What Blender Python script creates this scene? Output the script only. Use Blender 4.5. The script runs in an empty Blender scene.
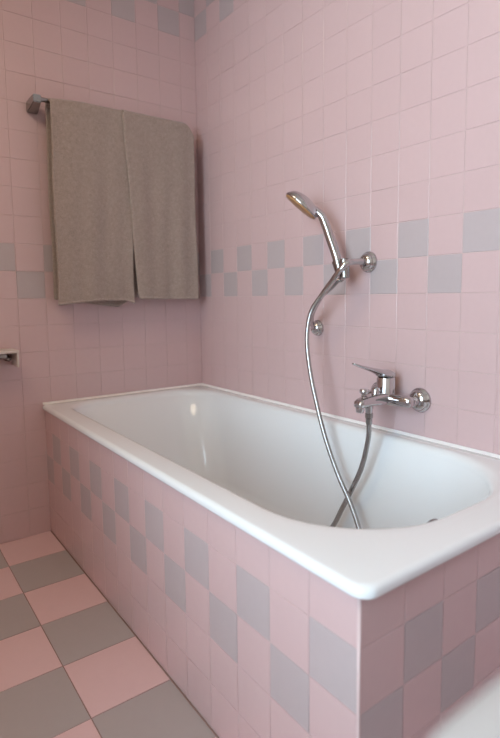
import bpy, bmesh, math, random
from mathutils import Vector, Matrix, noise
random.seed(7)
C = bpy.context.scene.collection
sc = bpy.context.scene

# ------------------------------------------------------------------ dimensions (metres)
T = 0.1075                       # wall tile module
ZF = -0.006                      # floor top
APX = -0.7523                    # long face of the tub surround
APY = -1.7083                    # end face of the tub surround
RIM = 0.535                      # top of the tub rim
XL, YN, ZC = -2.30, -2.75, 2.52  # left wall, near wall, ceiling

# ------------------------------------------------------------------ materials
def new_mat(name):
    m = bpy.data.materials.new(name); m.use_nodes = True
    return m, m.node_tree.nodes, m.node_tree.links, m.node_tree.nodes['Principled BSDF']

def plain(name, col, rough=0.5, metal=0.0, ior=1.5, coat=0.0):
    m, n, l, b = new_mat(name)
    b.inputs['Base Color'].default_value = (*col, 1)
    b.inputs['Roughness'].default_value = rough
    b.inputs['Metallic'].default_value = metal
    b.inputs['IOR'].default_value = ior
    b.inputs['Coat Weight'].default_value = coat
    b.inputs['Coat Roughness'].default_value = 0.08
    return m

def glaze(name, col, rough, bump=0.03, scale=9.0, mottled=0.02, noise_scale=60):
    """fired tile: colour varies slightly from tile to tile and within one tile"""
    m, n, l, b = new_mat(name)
    at = n.new('ShaderNodeAttribute'); at.attribute_name = 'tone'
    tc = n.new('ShaderNodeTexCoord')
    nz = n.new('ShaderNodeTexNoise'); nz.inputs['Scale'].default_value = noise_scale; nz.inputs['Detail'].default_value = 3
    l.new(tc.outputs['Object'], nz.inputs['Vector'])
    mr = n.new('ShaderNodeMapRange')
    mr.inputs['To Min'].default_value = 1 - mottled; mr.inputs['To Max'].default_value = 1 + mottled
    l.new(nz.outputs['Fac'], mr.inputs['Value'])
    mu = n.new('ShaderNodeMath'); mu.operation = 'MULTIPLY'
    l.new(at.outputs['Fac'], mu.inputs[0]); l.new(mr.outputs['Result'], mu.inputs[1])
    vm = n.new('ShaderNodeVectorMath'); vm.operation = 'SCALE'
    vm.inputs[0].default_value = col
    l.new(mu.outputs[0], vm.inputs['Scale']); l.new(vm.outputs['Vector'], b.inputs['Base Color'])
    b.inputs['Roughness'].default_value = rough
    n2 = n.new('ShaderNodeTexNoise'); n2.inputs['Scale'].default_value = scale
    l.new(tc.outputs['Object'], n2.inputs['Vector'])
    bp = n.new('ShaderNodeBump'); bp.inputs['Strength'].default_value = bump; bp.inputs['Distance'].default_value = 0.02
    l.new(n2.outputs['Fac'], bp.inputs['Height']); l.new(bp.outputs['Normal'], b.inputs['Normal'])
    return m

PINK = (0.600, 0.432, 0.440)
GREY = (0.480, 0.405, 0.418)
M = {}
M['grout'] = plain('pale grout', (0.57, 0.43, 0.42), 0.9)
M['pink'] = glaze('pink wall tile', PINK, 0.20)
M['grey'] = glaze('grey wall tile', GREY, 0.20)
M['floor_grout'] = plain('brown floor grout', (0.30, 0.19, 0.17), 0.95)
M['floor_pink'] = glaze('pink floor tile', (0.715, 0.505, 0.52), 0.40, 0.05, 30)
M['floor_grey'] = glaze('grey floor tile', (0.425, 0.38, 0.382), 0.38, 0.05, 30)
M['enamel'] = plain('white enamel', (0.765, 0.785, 0.81), 0.10, ior=1.42)
M['ceramic'] = plain('off white ceramic', (0.49, 0.49, 0.50), 0.15)
M['sealant'] = plain('white sealant', (0.88, 0.84, 0.84), 0.4)
M['edge'] = plain('pale tile edge', (0.64, 0.49, 0.49), 0.3)
M['plaster'] = plain('warm white plaster', (0.74, 0.68, 0.61), 0.9)
M['frame'] = plain('white window paint', (0.8, 0.8, 0.79), 0.4)
M['chrome'] = plain('polished chrome', (0.54, 0.53, 0.54), 0.07, 1.0)
M['satin'] = plain('satin chrome', (0.34, 0.33, 0.325), 0.2, 1.0)
M['dark'] = plain('dark rubber', (0.03, 0.03, 0.03), 0.6)
M['hose'] = plain('ribbed metal hose', (0.40, 0.39, 0.39), 0.27, 1.0)
M['spray'] = plain('amber spray plate', (0.40, 0.22, 0.10), 0.4, 0.2)
M['plastic'] = plain('off white plastic', (0.62, 0.56, 0.53), 0.4)

def glass():
    m, n, l, b = new_mat('window glass')
    n.remove(b)
    t = n.new('ShaderNodeBsdfTransparent'); g = n.new('ShaderNodeBsdfGlossy'); g.inputs['Roughness'].default_value = 0.02
    fr = n.new('ShaderNodeFresnel'); fr.inputs['IOR'].default_value = 1.45
    mx = n.new('ShaderNodeMixShader')
    l.new(fr.outputs[0], mx.inputs[0]); l.new(t.outputs[0], mx.inputs[1]); l.new(g.outputs[0], mx.inputs[2])
    l.new(mx.outputs[0], n['Material Output'].inputs['Surface'])
    return m
M['glass'] = glass()

def terry(name, col):
    m, n, l, b = new_mat(name)
    tc = n.new('ShaderNodeTexCoord')
    a = n.new('ShaderNodeTexNoise'); a.inputs['Scale'].default_value = 330; a.inputs['Detail'].default_value = 2
    c = n.new('ShaderNodeTexNoise'); c.inputs['Scale'].default_value = 80; c.inputs['Detail'].default_value = 5; c.inputs['Roughness'].default_value = 0.7
    for q in (a, c): l.new(tc.outputs['Object'], q.inputs['Vector'])
    mx = n.new('ShaderNodeMix'); mx.data_type = 'FLOAT'; mx.inputs[0].default_value = 0.5
    l.new(a.outputs['Fac'], mx.inputs[2]); l.new(c.outputs['Fac'], mx.inputs[3])
    cr = n.new('ShaderNodeValToRGB')
    cr.color_ramp.elements[0].position = 0.3; cr.color_ramp.elements[0].color = (*[v * 0.70 for v in col], 1)
    cr.color_ramp.elements[1].position = 0.7; cr.color_ramp.elements[1].color = (*[v * 1.28 for v in col], 1)
    l.new(mx.outputs[0], cr.inputs[0]); l.new(cr.outputs[0], b.inputs['Base Color'])
    b.inputs['Roughness'].default_value = 1.0
    b.inputs['Sheen Weight'].default_value = 0.25; b.inputs['Sheen Roughness'].default_value = 0.6
    bp = n.new('ShaderNodeBump'); bp.inputs['Strength'].default_value = 0.6; bp.inputs['Distance'].default_value = 0.004
    l.new(mx.outputs[0], bp.inputs['Height']); l.new(bp.outputs[0], b.inputs['Normal'])
    return m
TAUPE = (0.330, 0.258, 0.226)
M['terry'] = terry('taupe terry cloth', TAUPE)
M['hem'] = terry('woven towel hem', tuple(v * 1.1 for v in TAUPE))

# ------------------------------------------------------------------ helpers
def link_mesh(name, bm, mats, parent=None, smooth=True):
    bm.normal_update()
    me = bpy.data.meshes.new(name); bm.to_mesh(me); bm.free()
    for m in (mats if isinstance(mats, (list, tuple)) else [mats]): me.materials.append(m)
    for p in me.polygons: p.use_smooth = smooth
    o = bpy.data.objects.new(name, me); C.objects.link(o)
    if parent is not None:
        o.parent = parent
        o.matrix_parent_inverse = Matrix.Translation(-Vector(parent.location))
    return o

def sharp(o, deg=35):
    me = o.data
    bm = bmesh.new(); bm.from_mesh(me)
    for e in bm.edges:
        if len(e.link_faces) == 2 and e.calc_face_angle(0) > math.radians(deg): e.smooth = False
    bm.to_mesh(me); bm.free()
    return o

def thing(name, label, cat, loc, group=None):
    o = bpy.data.objects.new(name, None); C.objects.link(o)
    o.empty_display_size = 0.05; o.location = loc
    o['label'] = label; o['category'] = cat
    if group: o['group'] = group
    return o

def structure(o, label=None):
    o['kind'] = 'structure'
    if label: o['label'] = label
    return o

def box(bm, lo, hi, bev=0.0, seg=2):
    r = bmesh.ops.create_cube(bm, size=1)
    lo, hi = Vector(lo), Vector(hi)
    for v in r['verts']:
        v.co = Vector([(lo[i] + hi[i]) / 2 + v.co[i] * (hi[i] - lo[i]) for i in range(3)])
    if bev:
        es = list({e for v in r['verts'] for e in v.link_edges})
        bmesh.ops.bevel(bm, geom=es, offset=bev, segments=seg, affect='EDGES', profile=0.5)

def loft(bm, rings, cap0=True, cap1=True, closed=True):
    vs = [[bm.verts.new(p) for p in r] for r in rings]
    n = len(vs[0])
    for a, b in zip(vs, vs[1:]):
        for i in range(n if closed else n - 1):
            j = (i + 1) % n
            bm.faces.new((a[i], a[j], b[j], b[i]))
    if cap0: bm.faces.new(list(reversed(vs[0])))
    if cap1: bm.faces.new(vs[-1])
    bmesh.ops.recalc_face_normals(bm, faces=bm.faces[:])
    return vs

def frame_of(axis):
    a = Vector(axis).normalized()
    h = Vector((0, 0, 1)) if abs(a.z) < 0.9 else Vector((0, 1, 0))
    u = a.cross(h).normalized()
    return a, u, a.cross(u).normalized()

def lathe(bm, origin, axis, prof, n=40):
    """prof: list of (radius, distance along the axis)"""
    a, u, v = frame_of(axis); o = Vector(origin)
    rings = []
    for r, d in prof:
        r = max(r, 1e-4)
        rings.append([o + a * d + (u * math.cos(2 * math.pi * k / n) + v * math.sin(2 * math.pi * k / n)) * r for k in range(n)])
    loft(bm, rings)

def spline(pts, per=8):
    P = [Vector(p) for p in pts]
    out = []
    for i in range(len(P) - 1):
        p0 = P[max(i - 1, 0)]; p1 = P[i]; p2 = P[i + 1]; p3 = P[min(i + 2, len(P) - 1)]
        for k in range(per):
            t = k / per
            out.append(0.5 * ((2 * p1) + (p2 - p0) * t + (2 * p0 - 5 * p1 + 4 * p2 - p3) * t * t + (3 * p1 - p0 - 3 * p2 + p3) * t ** 3))
    out.append(P[-1].copy())
    return out

def resample(P, step):
    out = [P[0].copy()]; acc = 0.0
    for a, b in zip(P, P[1:]):
        L = (b - a).length; d = step - acc
        while d <= L:
            out.append(a.lerp(b, d / L)); d += step
        acc = (acc + L) % step
    out.append(P[-1].copy())
    return out

def tube(bm, P, rad, n=14, flat=1.0):
    """sweep a circle along points; rad is a number or a list; flat squeezes the second axis"""
    P = [Vector(p) for p in P]
    if not isinstance(rad, (list, tuple)): rad = [rad] * len(P)
    t0 = (P[1] - P[0]).normalized()
    _, u, v = frame_of(t0)
    rings = []
    for i, p in enumerate(P):
        t = (P[min(i + 1, len(P) - 1)] - P[max(i - 1, 0)]).normalized()
        u = (u - t * u.dot(t)).normalized(); v = t.cross(u)
        rings.append([p + u * math.cos(2 * math.pi * k / n) * rad[i] + v * math.sin(2 * math.pi * k / n) * rad[i] * flat for k in range(n)])
    loft(bm, rings)

def lin(a, b, n): return [a + (b - a) * i / (n - 1) for i in range(n)]

# ------------------------------------------------------------------ tiled faces
def tile_face(bm, origin, ud, vd, ur, vr, u0, v0, tu, tv, kind, gap=0.0020, raised=0.0015, bev=0.0009, tone=0.010, tilt=0.00030, hole=None):
    """lay single bevelled tiles on a face; the joints show the grout slab behind"""
    lay = bm.loops.layers.float_color.get('tone') or bm.loops.layers.float_color.new('tone')
    o, ud, vd = Vector(origin), Vector(ud), Vector(vd); nd = ud.cross(vd)
    flip = False
    i0, i1 = math.floor((ur[0] - u0) / tu), math.ceil((ur[1] - u0) / tu)
    j0, j1 = math.floor((vr[0] - v0) / tv), math.ceil((vr[1] - v0) / tv)
    def put(a, b, c, d, mi, tn):
        if b - a < 0.004 or d - c < 0.004: return
        cs = [(a, c), (b, c), (b, d), (a, d)]
        ins = [(a + bev, c + bev), (b - bev, c + bev), (b - bev, d - bev), (a + bev, d - bev)]
        tx, ty = random.uniform(-tilt, tilt), random.uniform(-tilt, tilt)
        lo = [bm.verts.new(o + ud * x + vd * y) for x, y in cs]
        sg = [(-1, -1), (1, -1), (1, 1), (-1, 1)]
        md = [bm.verts.new(o + ud * x + vd * y + nd * (raised - bev * 0.6 + s * tx + q * ty)) for (x, y), (s, q) in zip(cs, sg)]
        hi = [bm.verts.new(o + ud * x + vd * y + nd * (raised + s * tx + q * ty)) for (x, y), (s, q) in zip(ins, sg)]
        fs = [bm.faces.new(hi)]
        for k in range(4):
            k2 = (k + 1) % 4
            fs.append(bm.faces.new((md[k], md[k2], hi[k2], hi[k])))
            fs.append(bm.faces.new((lo[k], lo[k2], md[k2], md[k])))
        for f in fs:
            f.material_index = mi
            for lp in f.loops: lp[lay] = (tn, tn, tn, 1)
    for i in range(i0, i1):
        for j in range(j0, j1):
            a, b = max(u0 + i * tu + gap / 2, ur[0]), min(u0 + (i + 1) * tu - gap / 2, ur[1])
            c, d = max(v0 + j * tv + gap / 2, vr[0]), min(v0 + (j + 1) * tv - gap / 2, vr[1])
            if b <= a or d <= c: continue
            mi = kind(i, j); tn = 1 + random.uniform(-tone, tone)
            if hole:
                h = hole
                if a >= h[0] and b <= h[1] and c >= h[2] and d <= h[3]: continue
                if b > h[0] and a < h[1] and d > h[2] and c < h[3]:
                    if a < h[0]: put(a, h[0], c, d, mi, tn)
                    if b > h[1]: put(h[1], b, c, d, mi, tn)
                    a2, b2 = max(a, h[0]), min(b, h[1])
                    if c < h[2]: put(a2, b2, c, h[2], mi, tn)
                    if d > h[3]: put(a2, b2, h[3], d, mi, tn)
                    continue
            put(a, b, c, d, mi, tn)

def checker_rows(lower_rows, upper_rows):
    def kind(i, j):
        if j in upper_rows: return 2 if i % 2 else 1
        if j in lower_rows: return 1 if i % 2 else 2
        return 1
    return kind
bands = checker_rows({9, 20}, {10, 21})
WM = [M['grout'], M['pink'], M['grey']]
R_ = 0.0015     # tile height: tile faces lie exactly on the wall plane

# far wall (y = 0): u runs to the left from the corner
bm = bmesh.new()
box(bm, (XL - 0.12, R_, ZF - 0.1), (0.12, 0.12, ZC + 0.1))
# u axis is -x, v axis is +z, u x v = +y, so lay it with the axes mirrored: u = +x from the left end
def far_kind(i, j): return bands(-1 - i, j)
tile_face(bm, (0, R_, 0), (1, 0, 0), (0, 0, 1), (XL, 0), (ZF, ZC), -0.0809, 0.0, T, T, far_kind)
structure(link_mesh('wall_back', bm, WM, smooth=False), 'pink tiled wall behind the towels with grey checker bands')

# right wall (x = 0): v = z, u runs along y
bm = bmesh.new()
box(bm, (R_, YN - 0.12, ZF - 0.1), (0.12, R_, ZC + 0.1))
def right_kind(i, j): return bands(-1 - i, j)
# normal must be -x : u = -y ... (0,-1,0) x (0,0,1) = (-1,0,0)
tile_face(bm, (R_, 0, 0), (0, -1, 0), (0, 0, 1), (0, -YN), (ZF, ZC), -0.0047, 0.0, T, T, bands)
structure(link_mesh('wall_right', bm, WM, smooth=False), 'pink tiled wall behind the tap with grey checker bands')

# left wall with the window opening (normal +x): u = +y
WY0, WY1, WZ0, WZ1 = -2.65, -1.46, 0.62, 2.26
bm = bmesh.new()
for lo, hi in (((XL - 0.3, YN - 0.12, ZF - 0.1), (XL - R_, WY0, ZC + 0.1)), ((XL - 0.3, WY1, ZF - 0.1), (XL - R_, 0.12, ZC + 0.1)),
               ((XL - 0.3, WY0, ZF - 0.1), (XL - R_, WY1, WZ0)), ((XL - 0.3, WY0, WZ1), (XL - R_, WY1, ZC + 0.1))):
    box(bm, lo, hi)
structure(link_mesh('wall_left', bm, M['plaster'], smooth=False), 'white painted wall with the window')

# near wall (normal +y): u = -x
bm = bmesh.new()
box(bm, (XL - 0.12, YN - 0.12, ZF - 0.1), (0.12, YN - R_, ZC + 0.1))
structure(link_mesh('wall_front', bm, M['plaster'], smooth=False), 'white painted wall behind the washbasin')

bm = bmesh.new(); box(bm, (XL - 0.12, YN - 0.12, ZC), (0.12, 0.12, ZC + 0.1))
structure(link_mesh('ceiling', bm, M['plaster'], smooth=False), 'white plaster ceiling')

# floor: pink and grey checkerboard of larger tiles
FT = 0.2169
bm = bmesh.new()
box(bm, (XL - 0.12, YN - 0.12, ZF - 0.1), (0.12, 0.12, ZF - 0.0014))
def floor_kind(i, j): return 1 if (i + j) % 2 == 0 else 2
# column line at APX-0.2057, row lines at -0.211 - k*FT
tile_face(bm, (0, 0, ZF - 0.0014), (1, 0, 0), (0, 1, 0), (XL, 0), (YN, 0), APX - 0.2057, -0.2110, FT, FT, floor_kind, gap=0.0026, raised=0.0014, bev=0.0008, tone=0.012, tilt=0.0003)
structure(link_mesh('floor', bm, [M['floor_grout'], M['floor_pink'], M['floor_grey']], smooth=False), 'pink and grey checkerboard tile floor')

# window_1
win = bpy.data.objects.new('window_1', None); C.objects.link(win); win.location = (XL - 0.2, (WY0 + WY1) / 2, WZ0)
structure(win, 'white framed window in the left wall')
bm = bmesh.new()
xa, xb = XL - 0.23, XL - 0.17
w = 0.05
ym = (WY0 + WY1) / 2
for lo, hi in (((xa, WY0, WZ0), (xb, WY0 + w, WZ1)), ((xa, WY1 - w, WZ0), (xb, WY1, WZ1)),
               ((xa, WY0 + w, WZ0), (xb, WY1 - w, WZ0 + w)), ((xa, WY0 + w, WZ1 - w), (xb, WY1 - w, WZ1)),
               ((xa, ym - 0.03, WZ0 + w), (xb, ym + 0.03, WZ1 - w))):
    box(bm, lo, hi, 0.004)
structure(link_mesh('window_frame', bm, M['frame'], win, False))
bm = bmesh.new()
box(bm, (XL - 0.203, WY0 + w, WZ0 + w), (XL - 0.199, ym - 0.03, WZ1 - w)); box(bm, (XL - 0.203, ym + 0.03, WZ0 + w), (XL - 0.199, WY1 - w, WZ1 - w))
structure(link_mesh('window_pane', bm, M['glass'], win, False))
bm = bmesh.new(); box(bm, (XL - 0.17, WY0 + 0.001, WZ0), (XL + 0.02, WY1 - 0.001, WZ0 + 0.02), 0.004)
structure(link_mesh('window_sill', bm, M['frame'], win, False))

# ------------------------------------------------------------------ tub surround
ts = thing('tub_surround', 'pink and grey checkered tile surround boxing in the white bathtub', 'tub surround', (APX, APY, ZF))
TOP = 0.5125
srk = checker_rows({2}, {3})
bm = bmesh.new()
box(bm, (APX + R_, APY + R_, ZF), (APX + 0.03, -0.001, TOP))
# normal -x : u = -y
tile_face(bm, (APX + R_, 0, 0), (0, -1, 0), (0, 0, 1), (0.001, -APY - 0.003), (ZF + 0.003, TOP), -0.0153, 0.0, T, T, srk)
link_mesh('side_panel', bm, WM, ts, False)
bm = bmesh.new()
box(bm, (APX + 0.03, APY + R_, ZF), (-0.001, APY + 0.03, TOP))
# normal -y : u = +x
tile_face(bm, (0, APY + R_, 0), (1, 0, 0), (0, 0, 1), (APX + 0.003, -0.001), (ZF + 0.003, TOP), APX + 0.0019, 0.0, T, T, srk)
link_mesh('end_panel', bm, WM, ts, False)
bm = bmesh.new()
lathe(bm, (APX + 0.0028, APY + 0.0028, ZF), (0, 0, 1), [(0.0028, 0), (0.0028, TOP - ZF)], 16)
e = link_mesh('corner_edge', bm, M['edge'], ts); e['label'] = 'pale glazed corner edge'
bm = bmesh.new()
tube(bm, [(APX - 0.001, -0.003, ZF + 0.001), (APX - 0.001, APY, ZF + 0.001)], 0.0018, 8)
e = link_mesh('floor_joint', bm, M['floor_grout'], ts); e['label'] = 'brown grout joint along the floor'

# ------------------------------------------------------------------ bathtub
def rrect(x0, x1, y0, y1, rad, z, nc=14, ns=12):
    """rounded rectangle; rad = radii at (x1,y1), (x0,y1), (x0,y0), (x1,y0)"""
    cs = [(x1, y1, 0, rad[0]), (x0, y1, 90, rad[1]), (x0, y0, 180, rad[2]), (x1, y0, 270, rad[3])]
    arcs = []
    for cx, cy, a0, r in cs:
        ox = cx - r if cx == x1 else cx + r
        oy = cy - r if cy == y1 else cy + r
        arcs.append([Vector((ox + r * math.cos(math.radians(a0 + 90 * k / nc)), oy + r * math.sin(math.radians(a0 + 90 * k / nc)), z)) for k in range(nc + 1)])
    out = []
    for i in range(4):
        out += arcs[i]
        a, b = arcs[i][-1], arcs[(i + 1) % 4][0]
        out += [a.lerp(b, (k + 1) / (ns + 1)) for k in range(ns)]
    return out

tub = thing('bathtub', 'white enamel built-in bathtub in the corner under the shower tap', 'bathtub', (-0.38, -0.86, 0.10))
bm = bmesh.new()
OX0, OX1, OY0, OY1 = -0.762, -0.0015, -1.727, -0.0015
rings = []
def outer(ins, z, r): rings.append(rrect(OX0 + ins, OX1 - min(ins, 0.004), OY0 + ins, OY1 - min(ins, 0.004), (0.006, 0.01, r, 0.01), z))
outer(0.030, 0.5145, 0.012); outer(0.006, 0.5135, 0.026)
for a in (0, 20, 45, 70, 90):           # small lower roll
    outer(0.006 - 0.006 * math.sin(math.radians(a)), 0.5195 - 0.006 * math.cos(math.radians(a)), 0.030)
for a in (0, 15, 30, 45, 60, 75, 90):   # upper roll
    outer(0.012 * (1 - math.cos(math.radians(a))), RIM - 0.0115 + 0.0115 * math.sin(math.radians(a)), 0.032)
# the flat rim runs to the opening, then rolls over into the bowl
IX0, IX1, IY0, IY1 = -0.698, -0.040, -1.652, -0.038
IR = (0.17, 0.13, 0.26, 0.26)
def inner(dl, dr, dn, df, z, k=1.0):
    rings.append(rrect(IX0 + dl, IX1 - dr, IY0 + dn, IY1 - df, tuple(max(0.02, r * k) for r in IR), z))
inner(-0.012, -0.012, -0.012, -0.012, RIM - 0.0003, 1.02)
for a in (0, 15, 30, 45, 60, 75, 88):
    q = 0.022 * math.sin(math.radians(a)); d = 0.022 * (1 - math.cos(math.radians(a)))
    inner(q, q, q, q, RIM - 0.0008 - d, 0.98)
zs = [0.505, 0.49, 0.467, 0.44, 0.41, 0.38, 0.32, 0.26, 0.21, 0.17]
for i, z in enumerate(zs):
    t = (0.512 - z) / (0.512 - 0.17)
    s = 0.022 + 0.050 * t ** 0.75; n_ = 0.022 + 0.055 * t ** 0.75; f_ = 0.022 + 0.20 * t ** 0.8
    inner(s, s, n_, f_, z, 0.97 - 0.1 * t)
for a in (20, 40, 60, 80, 90):
    q = 0.06 * (1 - math.cos(math.radians(a))); d = 0.06 * math.sin(math.radians(a))
    inner(0.072 + q, 0.072 + q, 0.077 + q, 0.222 + q * 1.6, 0.17 - d, 0.87 - 0.002 * a)
inner(0.20, 0.20, 0.30, 0.50, 0.106, 0.45)
inner(0.30, 0.30, 0.60, 0.75, 0.104, 0.10)
loft(bm, rings, cap0=False, cap1=True)
shell = link_mesh('tub_shell', bm, M['enamel'], tub)
# masonry support under the bowl, behind the tiles
bm = bmesh.new()
box(bm, (-0.56, -1.35, ZF), (-0.20, -0.50, 0.100), 0.01)
link_mesh('tub_support', bm, M['plaster'], tub, False)
# sealant beads where the rim meets the two walls
bm = bmesh.new()
w_, q_ = 0.0082, 0.0018            # fillet legs and the gap to the wall
def fillet(turn):
    out = []
    for k in range(7):
        t_ = k / 6
        out.append((q_ + w_ * t_ ** 1.4, RIM - 0.0003 + w_ * (1 - t_) ** 1.4))
    return [turn(d, z) for d, z in out] + [turn(q_, RIM - 0.0005)]
loft(bm, [fillet(lambda d, z: Vector((OX0 + 0.002, -d, z))), fillet(lambda d, z: Vector((-d, -d, z))), fillet(lambda d, z: Vector((-d, OY0 + 0.002, z)))])
e = link_mesh('sealant_bead', bm, M['sealant'], tub); e['label'] = 'white sealant bead along the walls'
# chrome overflow cover just under the near end of the rim
bm = bmesh.new()
lathe(bm, (-0.432, -1.626, 0.4835), (0, 1, -0.05), [(0.030, -0.01), (0.034, 0.002), (0.034, 0.012), (0.031, 0.017), (0.02, 0.019), (0.0, 0.019)], 32)
e = link_mesh('overflow_cover', bm, M['satin'], tub); e['label'] = 'chrome overflow cover'
bm = bmesh.new()
lathe(bm, (-0.38, -1.36, 0.1045), (0, 0, 1), [(0.034, -0.004), (0.034, 0.001), (0.028, 0.003), (0.012, 0.001), (0, 0.001)], 32)
e = link_mesh('drain', bm, M['chrome'], tub); e['label'] = 'chrome drain'

# ------------------------------------------------------------------ towel rail
RY, RZ = -0.070, 1.722
rail = thing('towel_rail', 'dark chrome towel rail on the far wall carrying both towels', 'towel rail', (-0.40, 0, RZ))
bm = bmesh.new(); tube(bm, [(-0.752, RY, RZ), (-0.128, RY, RZ)], 0.0085, 20)
sharp(link_mesh('rail', bm, M['satin'], rail))
for xc in (-0.744, -0.140):
    bm = bmesh.new()
    # tapering block: wide plate on the wall, narrower nose holding the rail
    w0, h0, w1, h1 = 0.020, 0.020, 0.014, 0.014
    secs = [(0.0, w0, h0, RZ - 0.016), (-0.012, w0, h0, RZ - 0.016), (-0.05, w1 + 0.003, h1 + 0.004, RZ - 0.009), (RY - 0.016, w1, h1, RZ - 0.003)]
    loft(bm, [[(xc - a, y, z - b), (xc + a, y, z - b), (xc + a, y, z + b), (xc - a, y, z + b)] for y, a, b, z in secs])
    bmesh.ops.bevel(bm, geom=bm.edges[:], offset=0.002, segments=2, affect='EDGES')
    link_mesh('bracket', bm, M['satin'], rail, False)

# ------------------------------------------------------------------ towels
def towel(name, label, xl_top, xl_bot, xr_top, xr_bot, yf, hem_f, hem_b, slump, seed, left_hem, front_ex=0.0):
    root = thing(name, label, 'towel', ((xl_top + xr_top) / 2, RY, RZ), 'bath towels on the rail')
    NU = 56
    yb = RY + 0.034
    R = 0.0146
    # profile stations: (side, parameter); front from the hem up, over the rail, down the back
    st = []
    for k in range(60): st.append(('f', k / 59))
    for k in range(1, 14): st.append(('o', k / 14))
    for k in range(46): st.append(('b', k / 45))
    def pos(u, s, q):
        # sideways run of both edges
        drop = slump(u)
        zt = RZ - drop
        if s == 'f':
            z = hem_f(u) + (zt - hem_f(u)) * q
            ff = 1 - q
            y = yf + front_ex * ff
            amp = 0.25 + 0.75 * ff
            y += amp * (0.0045 * math.sin(u * 9.0 + seed + 0.8 * q) + 0.003 * math.sin(u * 21 + seed * 2.3 - q * 2))
            y += 0.0035 * noise.noise(Vector((u * 5 + seed, q * 5, seed)))
            if q > 0.93:
                y += (RY - R - yf) * 0.0
            hgt = 1 - q
        elif s == 'o':
            a = math.pi * q
            yc = (yf + yb) / 2; ry = (yb - yf) / 2
            y = yc - ry * math.cos(a)
            z = zt + R * math.sin(a) * 1.0
            hgt = 0
            y += 0.25 * (1 - q) * 0.0045 * math.sin(u * 9.0 + seed + 0.8)
        else:
            z = zt + (hem_b(u) - zt) * q
            y = yb + 0.003 * math.sin(u * 8 + seed + 1)
            hgt = q
        xl = xl_top + (xl_bot - xl_top) * hgt
        xr = xr_top + (xr_bot - xr_top) * hgt
        x = xl + (xr - xl) * u + 0.002 * math.sin(hgt * 9 + seed + u * 3)
        return Vector((x, y, z))
    bm = bmesh.new()
    g = [[bm.verts.new(pos(i / NU, s, q)) for i in range(NU + 1)] for s, q in st]
    for a, b in zip(g, g[1:]):
        for i in range(NU):
            bm.faces.new((a[i], a[i + 1], b[i + 1], b[i]))
    bm.normal_update()
    o = link_mesh('cloth', bm, M['terry'], root)
    md = o.modifiers.new('thickness', 'SOLIDIFY'); md.thickness = 0.011; md.offset = 0
    md = o.modifiers.new('smooth', 'SUBSURF'); md.levels = 1; md.render_levels = 1
    # woven hem along the bottom of the front layer (and down one side)
    bm = bmesh.new()
    P = [pos(i / NU, 'f', 0.002) + Vector((0, -0.001, -0.001)) for i in range(NU + 1)]
    tube(bm, P, 0.0064, 10)
    if left_hem:
        P = [pos(0, 'f', k / 59) + Vector((-0.001, -0.001, 0)) for k in range(60)]
        tube(bm, P, 0.0046, 8)
    e = link_mesh('hem', bm, M['hem'], root); e['label'] = 'lighter woven hem'
    return root

def sl1(u): return 0.012 * max(0, 1 - u / 0.5) ** 2
def sl2(u): return 0.055 * max(0.0, (u - 0.86) / 0.14) ** 2
def hem1(u): return 0.945 + 0.016 * min(1, u / 0.55) - 0.016 * max(0, (u - 0.86) / 0.14) ** 2
towel('bath_towel', 'taupe terry bath towel hanging on the left half of the rail', -0.703, -0.703, -0.380, -0.385, -0.099,
      hem1, lambda u: 0.962 - 0.036 * min(1, u / 0.85) + 0.03 * max(0, (u - 0.85) / 0.15), sl1, 0.7, False)
towel('bath_towel', 'taupe terry bath towel hanging nearest the room corner, overlapping the other towel', -0.413, -0.365, -0.082, -0.075, -0.111,
      lambda u: 0.966 - 0.003 * u, lambda u: 0.985, sl2, 3.9, True, 0.004)

# ------------------------------------------------------------------ small white shelf at the left edge
sh = thing('wall_shelf', 'small white wall shelf at the left edge, just left of the bathtub', 'shelf', (-0.95, 0, 0.76))
bm = bmesh.new(); box(bm, (-1.03, -0.105, 0.762), (-0.860, -0.0005, 0.774), 0.003)
link_mesh('shelf_plate', bm, M['plastic'], sh, False)
bm = bmesh.new(); box(bm, (-0.869, -0.104, 0.708), (-0.861, -0.0005, 0.763), 0.003)
link_mesh('end_plate', bm, M['plastic'], sh, False)
bm = bmesh.new()
box(bm, (-0.99, -0.09, 0.742), (-0.90, -0.0005, 0.7625), 0.004)
e = link_mesh('bracket', bm, M['satin'], sh, False); e['label'] = 'grey metal bracket under the plate'
bm = bmesh.new()
lathe(bm, (-0.888, -0.0005, 0.738), (0, -1, 0), [(0.012, 0), (0.012, 0.012), (0.007, 0.016), (0.007, 0.05), (0.010, 0.055), (0, 0.058)], 20)
e = link_mesh('hook', bm, M['satin'], sh); e['label'] = 'small metal hook'

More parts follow.
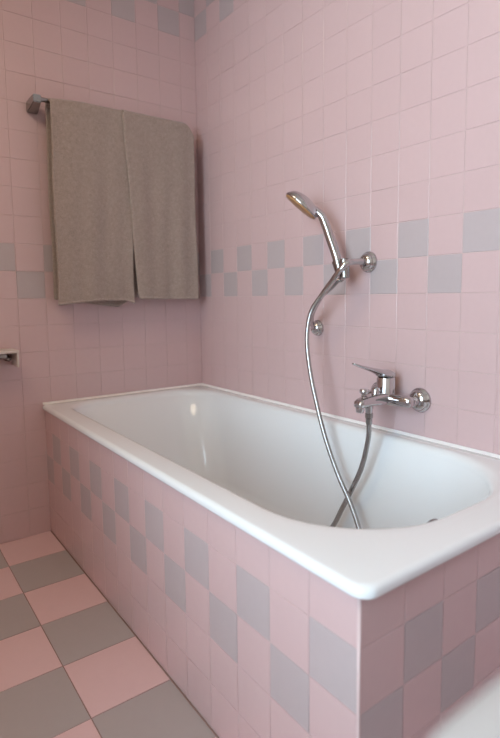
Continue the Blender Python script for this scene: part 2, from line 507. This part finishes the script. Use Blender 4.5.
# ------------------------------------------------------------------ shower bar with its holder
sb = thing('shower_bar', 'curved chrome wall bar with two round flanges and a shower holder', 'shower bar', (0, -1.065, 1.071))
def flange(parent, y, z, r, d, name='flange'):
    bm = bmesh.new()
    prof = [(r, -0.001), (r, 0.004), (r * 0.97, 0.007), (r * 0.90, 0.009)]
    for k in range(1, 9):
        a = math.radians(90 * k / 9)
        prof.append((r * 0.90 * math.cos(a) * 0.72 + r * 0.18, 0.009 + (d - 0.009) * math.sin(a)))
    prof += [(r * 0.22, d + 0.001), (0, d + 0.001)]
    lathe(bm, (0, y, z), (-1, 0, 0), prof, 48)
    return sharp(link_mesh(name, bm, M['chrome'], parent), 50)
flange(sb, -1.065, 1.071, 0.034, 0.028)
flange(sb, -0.828, 0.849, 0.029, 0.025)
bar_pts = [(-0.012, -1.065, 1.071), (-0.05, -1.066, 1.0715), (-0.084, -1.067, 1.069), (-0.105, -1.062, 1.061), (-0.115, -1.045, 1.040),
           (-0.115, -1.015, 1.011), (-0.110, -0.972, 0.976), (-0.098, -0.924, 0.937), (-0.080, -0.884, 0.904), (-0.057, -0.853, 0.875), (-0.030, -0.835, 0.855), (-0.010, -0.828, 0.849)]
bm = bmesh.new(); P = spline(bar_pts, 10)
tube(bm, P, [0.0105 - 0.002 * (i / (len(P) - 1)) for i in range(len(P))], 20)
link_mesh('bar', bm, M['chrome'], sb)
# holder: a clamp on the bar and a tilted cone that takes the hand shower
hb0, hb1 = Vector((-0.080, -1.017, 1.040)), Vector((-0.084, -0.998, 1.098))
hax = (hb1 - hb0).normalized()
bm = bmesh.new()
lathe(bm, (-0.094, -1.046, 1.080), (0.0, -0.04, -1), [(0.009, 0), (0.0155, 0.002), (0.0155, 0.058), (0.012, 0.062), (0, 0.062)], 28)
sharp(link_mesh('holder_clamp', bm, M['satin'], sb))
bm = bmesh.new()
lathe(bm, hb0 + hax * 0.002, hax, [(0.0135, 0), (0.0175, 0.001), (0.0185, 0.036), (0.0148, 0.038), (0.0142, 0.004), (0.0135, 0.0)], 28)
tube(bm, [Vector((-0.092, -1.038, 1.060)), Vector((-0.084, -1.024, 1.058))], 0.010, 16)
sharp(link_mesh('holder_socket', bm, M['satin'], sb))

# ------------------------------------------------------------------ hand shower
HC = Vector((-0.150, -0.9085, 1.269)); hn = Vector((-0.479, 0.432, -0.765)).normalized()
ha = Vector((-0.63, 0.46, 0.62)); ha = (ha - hn * ha.dot(hn)).normalized(); hb = hn.cross(ha)
HC = HC - ha * 0.007
hs = thing('hand_shower', 'chrome hand shower with an amber spray plate resting in the wall holder', 'hand shower', tuple(hb0))
bm = bmesh.new()
N = 48; rings = []
# domed back to front edge: (half length, half width, distance along the spray direction)
for ru, rv, d in [(0.004, 0.004, -0.024), (0.020, 0.016, -0.0228), (0.036, 0.028, -0.0190), (0.050, 0.039, -0.012), (0.058, 0.045, -0.002), (0.0630, 0.049, 0.006), (0.0635, 0.0495, 0.010), (0.0620, 0.048, 0.0125), (0.057, 0.044, 0.0128)]:
    rings.append([HC + ha * ru * math.cos(2 * math.pi * k / N) + hb * rv * math.sin(2 * math.pi * k / N) + hn * d for k in range(N)])
loft(bm, rings)
link_mesh('shower_head', bm, M['chrome'], hs)
bm = bmesh.new(); rings = []
for ru, rv, d in [(0.0605, 0.047, 0.0105), (0.0605, 0.047, 0.0155), (0.058, 0.0445, 0.0178), (0.02, 0.018, 0.020), (0.004, 0.004, 0.020)]:
    rings.append([HC + ha * ru * math.cos(2 * math.pi * k / N) + hb * rv * math.sin(2 * math.pi * k / N) + hn * d for k in range(N)])
loft(bm, rings)
face = link_mesh('spray_plate', bm, M['spray'], hs); face['label'] = 'amber spray plate'
bm = bmesh.new()
P = spline([hb0 - hax * 0.012, hb0, hb1, (-0.089, -0.975, 1.158), (-0.095, -0.959, 1.202), (-0.101, -0.950, 1.224), (-0.113, -0.939, 1.240), (-0.130, -0.924, 1.256), (-0.143, -0.914, 1.268)], 8)
n_ = len(P)
tube(bm, P, [0.0125 + 0.0022 * math.sin(math.pi * min(1, i / (n_ * 0.7))) - 0.001 * max(0, i / n_ - 0.6) / 0.4 for i in range(n_)], 22)
sharp(link_mesh('handle', bm, M['chrome'], hs), 50)

# ------------------------------------------------------------------ shower hose
ho = thing('shower_hose', 'ribbed metal shower hose looping from the hand shower into the bathtub', 'hose', (-0.14, -1.0, 0.1))
start = hb0 - hax * 0.012
hose_pts = [start, start - hax * 0.014 + Vector((0, 0.004, 0)), (-0.086, -1.010, 1.012), (-0.094, -0.988, 0.990), (-0.112, -0.946, 0.951), (-0.124, -0.920, 0.900),
            (-0.135, -0.917, 0.818), (-0.140, -0.937, 0.719), (-0.142, -0.968, 0.622), (-0.148, -1.016, 0.513), (-0.158, -1.080, 0.414), (-0.166, -1.143, 0.337),
            (-0.180, -1.193, 0.275), (-0.205, -1.245, 0.200), (-0.255, -1.290, 0.140), (-0.330, -1.290, 0.118), (-0.390, -1.200, 0.1165), (-0.380, -1.080, 0.1165), (-0.310, -0.990, 0.122), (-0.210, -0.998, 0.145),
            (-0.162, -1.033, 0.188), (-0.143, -1.057, 0.232), (-0.139, -1.083, 0.285), (-0.139, -1.113, 0.340), (-0.139, -1.163, 0.440), (-0.140, -1.190, 0.535), (-0.140, -1.193, 0.585), (-0.140, -1.193, 0.603)]
P = resample(spline(hose_pts, 14), 0.0022)
bm = bmesh.new()
tube(bm, P, [0.0080 if i % 2 else 0.0070 for i in range(len(P))], 10)
link_mesh('tube', bm, M['hose'], ho)
bm = bmesh.new()
lathe(bm, (-0.140, -1.193, 0.618), (0, 0, -1), [(0.0100, 0), (0.0118, 0.001), (0.0118, 0.014), (0.0098, 0.016), (0.0098, 0.030), (0.0085, 0.034), (0, 0.034)], 12)
e = sharp(link_mesh('hose_nut', bm, M['satin'], ho), 20); e['label'] = 'satin hose nut under the tap'
bm = bmesh.new()
lathe(bm, start + hax * 0.0, -hax, [(0.0118, 0), (0.0118, 0.010), (0.009, 0.016), (0, 0.016)], 20)
sharp(link_mesh('hose_nut', bm, M['chrome'], ho), 30)

# ------------------------------------------------------------------ bath mixer tap
tp = thing('bath_mixer_tap', 'chrome single-lever bath mixer tap on the wall above the tub rim', 'tap', (0, -1.193, 0.655))
for y in (-1.118, -1.270): flange(tp, y, 0.651, 0.037, 0.026, 'flange')
BX = -0.062; BZ = 0.653
for y in (-1.118, -1.270):
    bm = bmesh.new()
    lathe(bm, (-0.024, y, 0.651), (-1, 0, 0), [(0.013, 0), (0.0165, 0.001), (0.0165, 0.013), (0.0145, 0.015), (0.0145, 0.040), (0.010, 0.045), (0, 0.045)], 32)
    sharp(link_mesh('union_nut', bm, M['chrome'], tp), 40)
bm = bmesh.new()
def oval(c, ax1, ax2, a, b, n=28, p=2.6):
    out = []
    for k in range(n):
        t = 2 * math.pi * k / n
        cx, sx = math.cos(t), math.sin(t)
        out.append(Vector(c) + Vector(ax1) * a * math.copysign(abs(cx) ** (2 / p), cx) + Vector(ax2) * b * math.copysign(abs(sx) ** (2 / p), sx))
    return out
rings = []
for y, a, b in [(-1.288, 0.004, 0.004), (-1.287, 0.011, 0.010), (-1.282, 0.0155, 0.0145), (-1.265, 0.018, 0.0165), (-1.235, 0.021, 0.018), (-1.193, 0.023, 0.019), (-1.150, 0.021, 0.018), (-1.122, 0.018, 0.0165), (-1.106, 0.0155, 0.0145), (-1.101, 0.011, 0.010), (-1.100, 0.004, 0.004)]:
    rings.append(oval((BX, y, BZ), (1, 0, 0), (0, 0, 1), a, b))
loft(bm, rings)
link_mesh('tap_body', bm, M['chrome'], tp)
bm = bmesh.new(); rings = []
for x, a, b, z in [(-0.045, 0.024, 0.0175, 0.655), (-0.080, 0.0245, 0.0185, 0.656), (-0.115, 0.0225, 0.0175, 0.656), (-0.150, 0.0200, 0.0155, 0.655), (-0.178, 0.0180, 0.0130, 0.652), (-0.189, 0.0155, 0.0105, 0.649), (-0.194, 0.009, 0.006, 0.648)]:
    rings.append(oval((x, -1.193, z), (0, 1, 0), (0, 0, 1), a, b, 32, 3.2))
loft(bm, rings)
sharp(link_mesh('spout', bm, M['chrome'], tp), 40)
bm = bmesh.new()
lathe(bm, (-0.178, -1.193, 0.646), (-0.12, 0, -1), [(0.011, 0), (0.0125, 0.002), (0.0125, 0.014), (0.0112, 0.016), (0.0112, 0.020), (0.0095, 0.022), (0.009, 0.018), (0, 0.018)], 28)
sharp(link_mesh('aerator', bm, M['chrome'], tp), 40)
bm = bmesh.new()
lathe(bm, (-0.140, -1.193, 0.646), (0, 0, -1), [(0.0125, 0), (0.0125, 0.014), (0.0105, 0.018), (0.0105, 0.029), (0, 0.029)], 24)
sharp(link_mesh('hose_outlet', bm, M['chrome'], tp), 40)
bm = bmesh.new()
lathe(bm, (-0.162, -1.193, 0.661), (0, 0, 1), [(0.009, 0), (0.009, 0.010), (0.006, 0.012), (0.006, 0.016), (0.012, 0.018), (0.0135, 0.021), (0.0135, 0.028), (0.011, 0.031), (0, 0.032)], 28)
sharp(link_mesh('diverter_knob', bm, M['chrome'], tp), 40)
bm = bmesh.new()
lathe(bm, (-0.112, -1.193, 0.658), (0, 0, 1), [(0.0125, 0), (0.0125, 0.024), (0.010, 0.032), (0.005, 0.036), (0, 0.036)], 28)
sharp(link_mesh('spout_collar', bm, M['chrome'], tp), 40)
bm = bmesh.new()
lathe(bm, (-0.066, -1.193, 0.660), (0, 0, 1), [(0.029, 0), (0.029, 0.004), (0.0272, 0.010), (0.0272, 0.054), (0.0262, 0.056), (0.0262, 0.058), (0, 0.058)], 40)
sharp(link_mesh('cartridge_housing', bm, M['chrome'], tp), 35)
bm = bmesh.new()
# (blade and cap are one casting)
# lever: a domed cap that runs out into a flat rising blade
rings = []
for x, zc, a, b in [(-0.036, 0.722, 0.004, 0.004), (-0.038, 0.722, 0.014, 0.008), (-0.046, 0.724, 0.022, 0.0115), (-0.060, 0.7255, 0.0275, 0.0150), (-0.076, 0.728, 0.0268, 0.0145), (-0.092, 0.7325, 0.0240, 0.0125), (-0.108, 0.7385, 0.0205, 0.0100), (-0.130, 0.7455, 0.0175, 0.0075), (-0.160, 0.7545, 0.0155, 0.0055), (-0.185, 0.7615, 0.0135, 0.0042), (-0.204, 0.7685, 0.0105, 0.0034), (-0.210, 0.7705, 0.0050, 0.0020)]:
    rings.append(oval((x, -1.193, zc), (0, 1, 0), (0, 0, 1), a, b, 28, 2.2))
loft(bm, rings)
link_mesh('lever', bm, M['chrome'], tp)

# ------------------------------------------------------------------ washbasin at the lower right, close to the camera
wb = thing('washbasin', 'white washbasin edge at the lower right, close to the viewer', 'washbasin', (-0.92, YN, 0.62))
BX0, BX1, BY0, BY1, BT = -1.235, -0.62, YN + 0.0005, -2.093, 0.800
bm = bmesh.new(); rings = []
def br(i, z, r, back=0.0): rings.append(rrect(BX0 + i, BX1 - i, BY0 + back, BY1 - i, (r, r, 0.012, 0.012), z))
br(0.20, 0.62, 0.03); br(0.14, 0.635, 0.06); br(0.07, 0.69, 0.08); br(0.03, 0.735, 0.09); br(0.008, 0.755, 0.10)
for a in (0, 25, 50, 75, 90): br(0.022 * (1 - math.cos(math.radians(a))), 0.778 + 0.022 * math.sin(math.radians(a)), 0.10)
for i, b, z in [(0.050, 0.13, 0.799), (0.062, 0.142, 0.793), (0.075, 0.155, 0.775), (0.11, 0.18, 0.71), (0.17, 0.23, 0.672), (0.25, 0.30, 0.66)]:
    rings.append(rrect(BX0 + i, BX1 - i, BY0 + b, BY1 - i, (0.09, 0.09, 0.09, 0.09) if i < 0.2 else (0.03,) * 4, z))
loft(bm, rings)
link_mesh('basin_bowl', bm, M['ceramic'], wb)
bm = bmesh.new()
lathe(bm, (-0.9275, YN + 0.22, ZF), (0, 0, 1), [(0.12, 0), (0.12, 0.02), (0.095, 0.06), (0.085, 0.35), (0.10, 0.58), (0.13, 0.66)], 40)
link_mesh('pedestal', bm, M['ceramic'], wb)
bm = bmesh.new()
lathe(bm, (-0.9275, -2.42, 0.660), (0, 0, 1), [(0.022, -0.002), (0.022, 0.002), (0.016, 0.003), (0, 0.001)], 24)
link_mesh('drain', bm, M['chrome'], wb)

# ------------------------------------------------------------------ light: daylight through the window
wd = bpy.data.worlds.new('sky'); sc.world = wd; wd.use_nodes = True
bg = wd.node_tree.nodes['Background']
bg.inputs['Color'].default_value = (0.712, 0.925, 1.055, 1); bg.inputs['Strength'].default_value = 7.3
pl = bpy.data.lights.new('daylight', 'AREA'); pl.shape = 'RECTANGLE'
pl.size = WZ1 - WZ0 + 0.3; pl.size_y = WY1 - WY0 + 0.3; pl.energy = 60; pl.color = (0.93, 0.97, 1.0)
po = bpy.data.objects.new('daylight', pl); C.objects.link(po)
po.location = (XL - 0.33, (WY0 + WY1) / 2, (WZ0 + WZ1) / 2)
po.rotation_euler = (0, math.radians(-90), 0)
pl.cycles.is_portal = True

# added warm fill light just below the ceiling, no real lamp there
cl = bpy.data.lights.new('warm_fill', 'AREA'); cl.shape = 'DISK'; cl.size = 0.7; cl.energy = 6.3; cl.color = (1.0, 0.80, 0.55)
co = bpy.data.objects.new('warm_fill', cl); C.objects.link(co); co.location = (-1.50, -1.15, ZC - 0.06)

# ------------------------------------------------------------------ camera
cd = bpy.data.cameras.new('camera'); cam = bpy.data.objects.new('camera', cd); C.objects.link(cam)
pit, yaw, rol = -0.09783, -0.63548, -0.01143
fw = Vector((-math.sin(yaw) * math.cos(pit), math.cos(yaw) * math.cos(pit), math.sin(pit)))
rt = Vector((math.cos(yaw), math.sin(yaw), 0)); up = rt.cross(fw)
r2 = rt * math.cos(rol) + up * math.sin(rol); u2 = -rt * math.sin(rol) + up * math.cos(rol)
cam.matrix_world = Matrix(((r2.x, u2.x, -fw.x, -1.31329), (r2.y, u2.y, -fw.y, -2.20812), (r2.z, u2.z, -fw.z, 0.96136), (0, 0, 0, 1)))
cd.sensor_fit = 'HORIZONTAL'; cd.sensor_width = 24.0; cd.lens = 520.833 * 24.0 / 500.0
cd.shift_x = -2.729 / 500; cd.shift_y = -20.293 / 500
cd.clip_start = 0.02
cd.dof.use_dof = True; cd.dof.focus_distance = 1.55; cd.dof.aperture_fstop = 2.8
sc.camera = cam

sc.view_settings.view_transform = 'Standard'; sc.view_settings.look = 'None'
sc.view_settings.gamma = 1.0; sc.view_settings.use_curve_mapping = False
sc.view_settings.exposure = 0.98
sc.cycles.max_bounces = 10; sc.cycles.diffuse_bounces = 6; sc.cycles.glossy_bounces = 5
sc.cycles.caustics_reflective = False; sc.cycles.caustics_refractive = False
